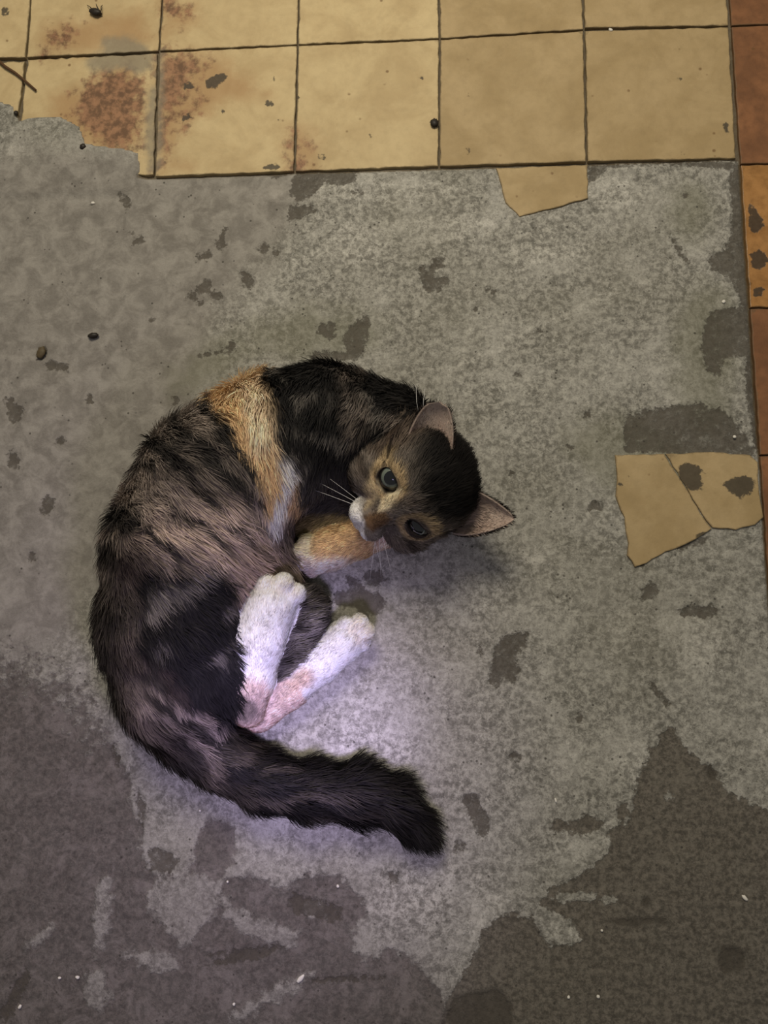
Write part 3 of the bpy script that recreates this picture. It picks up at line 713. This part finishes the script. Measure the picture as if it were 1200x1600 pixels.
    q = blend(q, lin(208,188,152), 0.8*pm(np.stack([u*20, l*20], 1), [(-26,14),(-12,17),(-4,22),(-2,34),(-12,36),(-24,28)], 4.0)*(f > 0.4))
    q = blend(q, lin(104,78,52), 0.9*pm(np.stack([u*20, l*20], 1), [(-29,-9),(-31,0),(-28,9),(-14,7),(-6,3),(-6,-6),(-14,-9)], 3.0)*(f > 1.0))
    q = blend(q, WHITE, 0.92*pm(np.stack([u*20, l*20], 1), [(-30,5),(-29,18),(-38,28),(-64,18),(-64,-18),(-44,-22),(-37,-4)], 3.0)*(f > 0.4))
    c[m] = q[m]
    m = lab == EAR
    c[m] = blend(np.tile(lin(58,48,42), (len(p), 1)), BLACK, 0.7*np.clip(n2*1.4, 0, 1))[m]
    m = lab == EARIN
    c[m] = blend(np.tile(lin(172,150,138), (len(p), 1)), lin(200,182,168), n2)[m]
    return c

skin_t = NT('kitten_skin')
skin_t.set(Base_Color=skin_t.n('ShaderNodeAttribute', attribute_name='coat').outputs['Color'], Roughness=0.85, Specular_IOR_Level=0.15)
skin_t.bump(skin_t.noise(700, 4), 0.4, 0.0008)
fur_t = NT('kitten_fur')
fc = fur_t.n('ShaderNodeAttribute', attribute_name='coat').outputs['Color']
fur_t.set(Base_Color=fc, Roughness=0.7, Specular_IOR_Level=0.18)
tr = fur_t.n('ShaderNodeBsdfTranslucent', {'Color': fc}); mx = fur_t.n('ShaderNodeMixShader', {0: 0.22})
outn = fur_t.t.nodes['Material Output']
fur_t.t.links.new(fur_t.b.outputs[0], mx.inputs[1]); fur_t.t.links.new(tr.outputs[0], mx.inputs[2]); fur_t.t.links.new(mx.outputs[0], outn.inputs['Surface'])

bm_ = np_mesh('kitten', BV, BQ.ravel(), np.arange(len(BQ))*4, np.full(len(BQ), 4), skin_t.m)
cattr(bm_, 'coat', coat(BV, BL))
kitten = bpy.data.objects.new('kitten', bm_); COL.objects.link(kitten)
kitten['label'] = 'calico tabby kitten with white hind paws curled on its side on the concrete'; kitten['category'] = 'kitten'

# ---- fur strands
FLOW = np.array([(350,610,.55,1),(420,680,.15,1),(440,780,.1,1),(230,690,1,.75),(280,760,1,.85),(190,770,1,.55),(220,840,1,.5),(330,830,1,.75),(400,880,1,.55),(300,640,1,1),
  (480,600,-.2,1),(520,680,-.3,1),(560,640,-.7,1),(510,760,.1,1),(160,880,.35,1),(150,980,.25,1),(190,1080,.6,1),(250,1140,.8,.8),(150,820,.5,.8),(620,620,-.8,.5)], float)
HFLOW = np.array([(230,900,.9,.5),(300,900,1,.7),(300,1000,.9,.6),(350,980,.8,.9),(220,1020,.5,1),(300,1100,.6,.9),(360,1080,.5,1),(240,1120,.7,.8)], float)
def flow_field(px, A):
    d2 = ((px[:,None,:]-A[None,:,:2])**2).sum(2)+60
    w = 1/d2**1.5; w /= w.sum(1)[:,None]
    v = w@(A[:,2:]/np.linalg.norm(A[:,2:], axis=1)[:,None]); return v/np.maximum(np.linalg.norm(v, axis=1), 1e-9)[:,None]
NOSE = HP(2.95, -1.45, 0)
tail_pts = np.array([P(x, y, .015) for x, y in ((295,1140),(345,1190),(410,1222),(480,1236),(555,1238),(615,1254),(655,1292),(680,1325))])
def flow3(p, lab, n):
    px = PX(p); out = np.zeros_like(p)
    tor = flow_field(px, FLOW); hau = flow_field(px, HFLOW)
    tov = lambda q: q[:,:1]*ix+q[:,1:]*iy
    out[:] = tov(tor)
    out[lab == HAUNCH] = tov(hau)[lab == HAUNCH]
    seg = lambda a, b: (lambda v: v/np.linalg.norm(v))(P(*b)-P(*a))
    out[lab == HFU] = seg((384,1112,.03), (435,915,.035)); out[lab == HFL] = seg((402,1128,.01), (566,985,.012))
    out[lab == KNEE] = seg((400,980,.02), (510,930,.01)); out[lab == FOU] = seg((600,830,.015), (475,870,.02)); out[lab == FOL] = seg((540,790,.015), (480,830,.012))
    d = p-NOSE; hd = d/np.linalg.norm(d, axis=1)[:,None]; out[lab == HEAD] = (hd-0.35*hF)[lab == HEAD]
    td = np.linalg.norm(p[:,None,:]-tail_pts[None], axis=2); k = np.clip(td.argmin(1), 0, len(tail_pts)-2)
    tdir = tail_pts[k+1]-tail_pts[np.maximum(k-1, 0)]; tm = lab == TAIL; out[tm] = (tdir/np.linalg.norm(tdir, axis=1)[:,None])[tm]
    em = (lab == EAR) | (lab == EARIN)
    if em.any():
        e1 = P(686,628,.071)-P(667,712,.06); e2 = P(803,811,.046)-P(728,800,.037)
        pick = np.linalg.norm(p-P(676,670,.065), axis=1) < np.linalg.norm(p-P(765,805,.042), axis=1)
        ed = np.where(pick[:,None], e1/np.linalg.norm(e1), e2/np.linalg.norm(e2)); out[em] = ed[em]
    out = out-n*(out*n).sum(1)[:,None]
    return out/np.maximum(np.linalg.norm(out, axis=1), 1e-9)[:,None]
LEN = {TORSO: 13.0, HAUNCH: 9.0, HFU: 2.4, HFL: 2.4, FOU: 3.2, FOL: 4.0, HEAD: 5.5, TAIL: 12.0, KNEE: 8.0, EAR: 2.6, EARIN: 2.2}
LIFT = {TORSO: .34, HAUNCH: .24, HFU: .22, HFL: .22, FOU: .25, FOL: .3, HEAD: .26, TAIL: .38, KNEE: .34, EAR: .3, EARIN: .35}
DENS = {TORSO: 1.0, HAUNCH: 1.2, HFU: 2.6, HFL: 2.6, FOU: 2.4, FOL: 1.5, HEAD: 2.6, TAIL: 1.4, KNEE: 1.3, EAR: 2.4, EARIN: 1.2}
NS = 190000
tri = np.concatenate([BQ[:,[0,1,2]], BQ[:,[0,2,3]]])
ta = 0.5*np.linalg.norm(np.cross(BV[tri[:,1]]-BV[tri[:,0]], BV[tri[:,2]]-BV[tri[:,0]]), axis=1)
tz = BV[tri].mean(1)[:,2]; tn = BN[tri[:,0]]
dens = np.array([DENS[k] for k in range(11)])[BL[tri[:,0]]]*ta*((tn[:,2] > -0.75) & (tz > 0.0015))
pick = rng.choice(len(tri), NS, p=dens/dens.sum())
b1, b2 = rng.random(NS), rng.random(NS); fl_ = b1+b2 > 1; b1[fl_] = 1-b1[fl_]; b2[fl_] = 1-b2[fl_]
T = tri[pick]; b0 = 1-b1-b2
rp = BV[T[:,0]]*b0[:,None]+BV[T[:,1]]*b1[:,None]+BV[T[:,2]]*b2[:,None]
rn = BN[T[:,0]]*b0[:,None]+BN[T[:,1]]*b1[:,None]+BN[T[:,2]]*b2[:,None]; rn /= np.maximum(np.linalg.norm(rn, axis=1), 1e-9)[:,None]
rl = BL[T[:,0]]
# no hair on the eyeballs, thin around the nose leather
keep = np.ones(NS, bool); hh_ = toH(rp)
for c, s in EYES:
    ed = np.linalg.norm(rp-c, axis=1); lid = np.hypot((hh_[:,1]-0.42)*(1.1 if s == 1 else 1.5), hh_[:,2]-1.42*s)
    keep &= ~((ed < 0.0150) & (lid < 0.76) & (hh_[:,0] > 0.8))
keep &= np.linalg.norm(rp-HP(3.0,-1.42,0), axis=1) > 0.0038
rp, rn, rl = rp[keep], rn[keep], rl[keep]; NS = len(rp); hh_ = toH(rp)
fd = flow3(rp, rl, rn)
L = np.array([LEN[k] for k in range(11)])[rl]*0.001; lift = np.array([LIFT[k] for k in range(11)])[rl]
hm = rl == HEAD; nd = np.linalg.norm(rp-NOSE, axis=1)*100
L = np.where(hm, 0.0014+0.0065*sstep(0.8, 4.2, nd)+0.004*sstep(3.6, 5.6, nd), L)
for c, s in EYES: L = np.where(hm, L*(0.35+0.65*sstep(0.9, 1.9, np.linalg.norm(rp-c, axis=1)*100)), L)
L = np.where(rl == TAIL, L*(0.8+0.4*sstep(300, 560, PX(rp)[:,0])), L)
px_r = PX(rp)
L = np.where((rl == TORSO) & (px_r[:,0] > 440), L*0.75, L)
eb = np.minimum(np.linalg.norm(rp-P(667,712,0.060), axis=1), np.linalg.norm(rp-P(728,800,0.037), axis=1))
L = np.where(rl == EARIN, 0.0015+0.0075*sstep(0.016, 0.004, eb), L)
L *= 0.65+0.6*rng.random(NS)
clump = np.stack([noise3(rp, 150, 31), noise3(rp, 150, 32), noise3(rp, 150, 33)], 1)-0.5
clump += 0.5*(np.stack([noise3(rp, 420, 34), noise3(rp, 420, 35), noise3(rp, 420, 36)], 1)-0.5)
dirv = fd + clump*1.0 + rng.normal(0, 0.10, (NS, 3)); dirv -= rn*(dirv*rn).sum(1)[:,None]; dirv /= np.linalg.norm(dirv, axis=1)[:,None]
lift = lift*(0.7+0.8*rng.random(NS))*(0.6+0.9*noise3(rp, 110, 37))
ts = (0.0, 0.38, 0.74, 1.0)
pts = []
for t in ts:
    q = rp + dirv*(L*(t*0.92+0.0*t))[:,None] + rn*(L*lift*(1.5*t-0.75*t*t)*1.25)[:,None]
    q[:,2] -= L*0.10*t*t
    q[:,2] = np.maximum(q[:,2], 0.0006+0.0004*t)
    pts.append(q)
wd = np.where(np.isin(rl, (HFU, HFL, FOU, HEAD, EAR, EARIN)), 0.00030, 0.00042)*(0.7+0.6*rng.random(NS))
roll = rng.normal(0, 0.5, NS)
tang = pts[3]-pts[0]; tang /= np.linalg.norm(tang, axis=1)[:,None]
sidev = np.cross(rn, tang); sidev /= np.maximum(np.linalg.norm(sidev, axis=1), 1e-9)[:,None]
up2 = np.cross(tang, sidev); sidev = sidev*np.cos(roll)[:,None]+up2*np.sin(roll)[:,None]
wk = (0.9, 1.0, 0.7)
fv = np.zeros((NS, 7, 3), np.float32)
for k in range(3):
    fv[:,2*k] = pts[k]-sidev*(wd*wk[k]*0.5)[:,None]; fv[:,2*k+1] = pts[k]+sidev*(wd*wk[k]*0.5)[:,None]
fv[:,6] = pts[3]; fv[:,:,2] = np.maximum(fv[:,:,2], 0.0004)
base7 = (np.arange(NS)*7)[:,None]
pat = np.array([0,1,3,2, 2,3,5,4, 4,5,6])
loops = (base7+pat).ravel()
st = ((np.arange(NS)*11)[:,None]+np.array([0,4,8])).ravel(); tot = np.tile([4,4,3], NS)
geo = np.cross(fv[:,1]-fv[:,0], fv[:,2]-fv[:,0]); flipm = (geo*rn).sum(1) < 0
lp = loops.reshape(NS, 11); lp[flipm] = ((base7+np.array([2,3,1,0, 4,5,3,2, 6,5,4]))[flipm]); loops = lp.ravel()
fm = np_mesh('fur', fv.reshape(-1,3), loops, st, tot, fur_t.m)
sc_ = coat(rp, rl)
jit = np.clip(rng.normal(1.0, 0.24, NS), .4, 1.8)*(0.62+0.76*noise3(rp, 300, 41))
sc_ = np.clip(sc_*jit[:,None], 0, 0.9)
cc = np.repeat(sc_[:,None,:], 7, 1)
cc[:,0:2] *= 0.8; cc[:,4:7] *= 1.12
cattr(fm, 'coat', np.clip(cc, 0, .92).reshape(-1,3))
nv = rn*0.85+cam_up*0.0+0.30*(up2*0.5+0.0); nv /= np.linalg.norm(nv, axis=1)[:,None]
fm.normals_split_custom_set_from_vertices(np.repeat(nv, 7, 0).astype(np.float32))
fur = bpy.data.objects.new('fur', fm); COL.objects.link(fur); fur.parent = kitten; fur['kind'] = 'stuff'
fur['label'] = 'soft mottled coat of black, grey, orange and white fur'

# ---- eyes
def uv_sphere(c, r, F_, U_, L_, nu=28, nv_=20, squash=1.0):
    v = []; f = []
    for j in range(nv_+1):
        a = math.pi*j/nv_
        for i in range(nu):
            b = 2*math.pi*i/nu
            v.append(c+r*(F_*math.cos(a)*squash+math.sin(a)*(U_*math.cos(b)+L_*math.sin(b))))
    for j in range(nv_):
        for i in range(nu): f.append((j*nu+i, (j+1)*nu+i, (j+1)*nu+(i+1) % nu, j*nu+(i+1) % nu))
    return v, f
iris_t = NT('grey_green_iris')
ra = iris_t.attr('ring')
ic = iris_t.mix(iris_t.noise(1600, 3), tuple(lin(84,94,86)), tuple(lin(124,132,118)))
ic = iris_t.mix(iris_t.ramp(ra, 0.80, 0.90), ic, tuple(lin(30,28,26)))
iris_t.set(Base_Color=ic, Roughness=0.25, Specular_IOR_Level=0.6)
pup_t = NT('black_pupil'); pup_t.set(Base_Color=(0.004,0.005,0.006,1), Roughness=0.06, Coat_Weight=0.6, Coat_Roughness=0.03)
for c, s in EYES:
    look = (cam_up*0.75+hF*0.6+hU*0.1); look /= np.linalg.norm(look)
    if s < 0: look = hF*0.8+cam_up*0.3-hU*0.25; look /= np.linalg.norm(look)
    a = np.cross(look, hL); a /= np.linalg.norm(a); b = np.cross(look, a)
    v, f = uv_sphere(c, ER*0.96, look, a, b)
    e = new_mesh('eye', v, f, iris_t.m, kitten, True)
    rr_ = np.array([math.hypot(*(((np.array(q)-c)@np.stack([a, b], 1))/(ER*0.96))) if (np.array(q)-c)@look > 0 else 1 for q in v]); fattr(e.data, 'ring', rr_/0.78)
    e['label'] = 'open grey-green eye' if s == 1 else 'half-closed dark eye'
    rr2 = 0.0044 if s == 1 else 0.0056; pv, pf = [], []
    for j in range(7):
        for k in range(24):
            t = 2*math.pi*k/24; x, y = rr2*j/6*math.cos(t), rr2*0.9*j/6*math.sin(t)
            pv.append(c+look*(math.sqrt((ER*0.96)**2-x*x-y*y)+0.00012)+a*x+b*y)
    for j in range(6):
        for k in range(24): pf.append((j*24+k, (j+1)*24+k, (j+1)*24+(k+1) % 24, j*24+(k+1) % 24))
    new_mesh('pupil', pv, pf, pup_t.m, e, True)
# ---- nose leather
nose_m = flat_mat('brown_nose_leather', (104,66,58), 0.42, 0.3, 1800, 0.4)
nv2, nf2 = [], []
prof = [(-0.30,0.05),(-0.20,0.20),(0.0,0.30),(0.12,0.40),(0.22,0.36),(0.26,0.0)]
for d, sc2 in ((0.0,1.0),(0.16,0.92),(0.26,0.62)):
    for (u_, l_) in prof[:-1]+[(0.26,0.0)]+[(u_, -l_) for u_, l_ in prof[-2::-1]]:
        nv2.append(HP(2.92+d, -1.44+u_*sc2, l_*sc2))
nn_ = 11
for j in range(2):
    for i in range(nn_): nf2.append((j*nn_+i, j*nn_+(i+1) % nn_, (j+1)*nn_+(i+1) % nn_, (j+1)*nn_+i))
nf2.append(tuple(range(2*nn_, 3*nn_)))
new_mesh('nose', nv2, nf2, nose_m, kitten, True)['label'] = 'small brown nose'
# ---- whiskers, claws
def tube(name, pts, r0, r1, mat, parent, ns=6):
    pts = [np.array(q) for q in pts]; v, f = [], []
    for k, q in enumerate(pts):
        d = pts[min(k+1, len(pts)-1)]-pts[max(k-1, 0)]; d /= np.linalg.norm(d)
        a = np.cross(d, (0.3, 0.2, 0.93)); a /= np.linalg.norm(a); b = np.cross(d, a); r = r0+(r1-r0)*k/(len(pts)-1)
        for i in range(ns): t = 2*math.pi*i/ns; v.append(q+r*(a*math.cos(t)+b*math.sin(t)))
    for k in range(len(pts)-1):
        for i in range(ns): f.append((k*ns+i, k*ns+(i+1) % ns, (k+1)*ns+(i+1) % ns, (k+1)*ns+i))
    f.append(tuple(range(ns))[::-1]); f.append(tuple(range((len(pts)-1)*ns, len(pts)*ns)))
    return new_mesh(name, v, f, mat, parent, True)
wh_m = flat_mat('white_whisker', (226,222,216), 0.4, 0.05)
for k, (l_, u_, s) in enumerate(((.85,-1.55,1),(.95,-1.75,1),(.9,-1.95,1),(-.85,-1.5,-1),(-.95,-1.7,-1),(-.92,-1.9,-1),(-.8,-2.05,-1))):
    a = HP(2.45, u_, l_); d = hL*s*0.8+hF*0.12-hU*(0.25+0.22*(k % 3))
    tube('whisker', [a+d*0.030*t+np.array([0, 0, -0.006*t*t]) if (a+d*0.030*t)[2]-0.006*t*t > 0.0012 else np.array([*(a+d*0.030*t)[:2], 0.0012]) for t in np.linspace(0, 1, 7)], 0.00013, 0.00005, wh_m, kitten)
for (x, y, z, x2, y2, z2) in ((655,650,6.6,650,602,7.4),(662,648,6.7,664,606,7.6)):   # long pale brow hairs over the raised ear
    a, b = P(x, y, z*.01), P(x2, y2, z2*.01); tube('whisker', [a, (a+b)/2+hF*0.0015, b], 0.0002, 0.00006, wh_m, kitten)
claw_m = flat_mat('pale_pink_claw', (222,196,190), 0.35, 0.1)
for (x, y, z, x2, y2, z2) in ((572,1000,.9,571,1012,.45),(579,990,1.1,584,996,.6)):
    a, b = P(x, y, z*.01), P(x2, y2, z2*.01); tube('claw', [a, (a*0.5+b*0.5)+np.array([0, 0, .0006]), b], 0.0008, 0.00015, claw_m, kitten)

# ---------------------------------------------------------------- litter lying on the floor
def thing(o, label, cat, group=None):
    o['label'] = label; o['category'] = cat
    if group: o['group'] = group
    return o
def pebble(name, px, py, lx, ly, h, mat, deg=0, seed=1, z0=0.0):
    """small irregular lump, lx by ly pixels across, resting on the floor"""
    r_ = np.random.default_rng(seed); c = P(px, py, z0); s_ = 0.000405; v, f = [], []
    NU, NV = 12, 7; ca, sa = math.cos(math.radians(-deg)), math.sin(math.radians(-deg)); off = r_.random((NV+1, NU))*0.35+0.82
    for j in range(NV+1):
        a = math.pi*j/NV
        for i in range(NU):
            b = 2*math.pi*i/NU; q = off[j, i] if 0 < j < NV else 1
            x, y, z = lx/2*s_*math.sin(a)*math.cos(b)*q, ly/2*s_*math.sin(a)*math.sin(b)*q, h*0.5*(1+math.cos(a)*(0.9+0.1*q))
            v.append((c[0]+x*ca-y*sa, c[1]+x*sa+y*ca, z0+z))
    for j in range(NV):
        for i in range(NU): f.append((j*NU+i, (j+1)*NU+i, (j+1)*NU+(i+1) % NU, j*NU+(i+1) % NU))
    return new_mesh(name, v, f, mat, None, True)
DARKM = flat_mat('dark_dropping', (40,34,26), 0.5, 0.4); CHIPM = flat_mat('white_plaster_chip', (226,220,208), 0.6, 0.1); TWIGM = flat_mat('dry_brown_twig', (86,62,38), 0.8, 0.4, 1200); HUSKM = flat_mat('brown_seed_husk', (84,72,50), 0.6, 0.4)
thing(tube('twig', [P(x, y, z) for x, y, z in ((-30,76,.0030),(-8,90,.0028),(8,104,.0027),(24,114,.0026),(40,127,.0026),(56,141,.0025))], 0.0012, 0.0008, TWIGM, None, 8), 'thin dry brown twig lying across ochre tile joint', 'twig')
bug = thing(pebble('dead_insect', 151, 22, 24, 13, 0.004, DARKM, 18, 3, 0.0012), 'small dark dead insect on the ochre tile next to the rust-stained one', 'insect')
wing_m = flat_mat('brown_insect_wing', (84,66,44), 0.5, 0.3)
for dx, dy, ex_, ey_ in ((146,16,136,8),(154,15,150,6),(158,16,160,8)):
    a, b = P(dx, dy, .004), P(ex_, ey_, .0018); tube('leg', [a, (a+b)/2+np.array([0,0,.001]), b], 0.0004, 0.0002, DARKM, bug)
thing(pebble('seed', 147, 526, 18, 10, 0.0035, DARKM, -12, 4), "glossy dark oval seed on bare concrete behind the kitten's back", 'seed')
thing(pebble('seed_husk', 66, 552, 15, 22, 0.003, HUSKM, 20, 5), 'brown ridged seed husk on bare concrete', 'seed')
thing(pebble('dropping', 131, 231, 11, 11, 0.003, DARKM, 0, 6, 0.0010), 'round black pellet beside the broken rust-stained tile', 'pellet')
thing(pebble('dropping', 679, 194, 14, 15, 0.003, DARKM, 0, 7, 0.0010), 'round black pellet on the joint between two clean ochre tiles', 'pellet')
thing(pebble('dropping', 27, 179, 8, 9, 0.003, DARKM, 0, 8, 0.0012), 'tiny black pellet near the end of the twig', 'pellet')
for k, (x, y, w_, h_, z_, lb) in enumerate((
  (146,318,10,7,0,'small white plaster chip on concrete beside the broken rust-stained tile'), (1130,472,8,8,0,'round white chip beside the dark strip along the orange border'), (954,48,11,7,.0004,'white chip lodged in the wide joint between ochre tiles'),
  (470,1528,9,22,0,'largest white plaster splinter on the brown soiled concrete'), (1147,683,7,7,0,'white chip on dark damp strip near the cracked tile'), (868,1250,10,5,0,'flat white chip between pale scratches and the damp stain'),
  (940,1453,5,5,0,'white grit grain on the damp brown stain'), (934,1556,6,7,0,'white grit grain on the damp brown stain'), (888,1557,6,6,0,'white grit grain on the damp brown stain'), (1163,1402,7,14,0,'pale elongated chip on the damp brown stain'),
  (356,1377,5,5,0,'white grit grain on the brown soiled concrete'), (528,1384,6,7,0,'white grit grain on the brown soiled concrete'), (94,1527,7,5,0,'white grit grain on the brown soiled concrete'), (122,1526,9,6,0,'white grit grain on the brown soiled concrete'), (32,1572,7,9,0,'white grit grain on the brown soiled concrete'), (366,1568,6,6,0,'white grit grain on the brown soiled concrete'), (313,1266,5,4,0,'white grit grain on the brown soiled concrete'))):
    thing(pebble('chip' if 'grain' not in lb else 'grit', x, y, w_*0.72, h_*0.72, 0.0016, CHIPM, 15*k, 40+k, z_-0.0002), lb, 'chip', 'white grit on the floor' if 'grain' in lb else None)
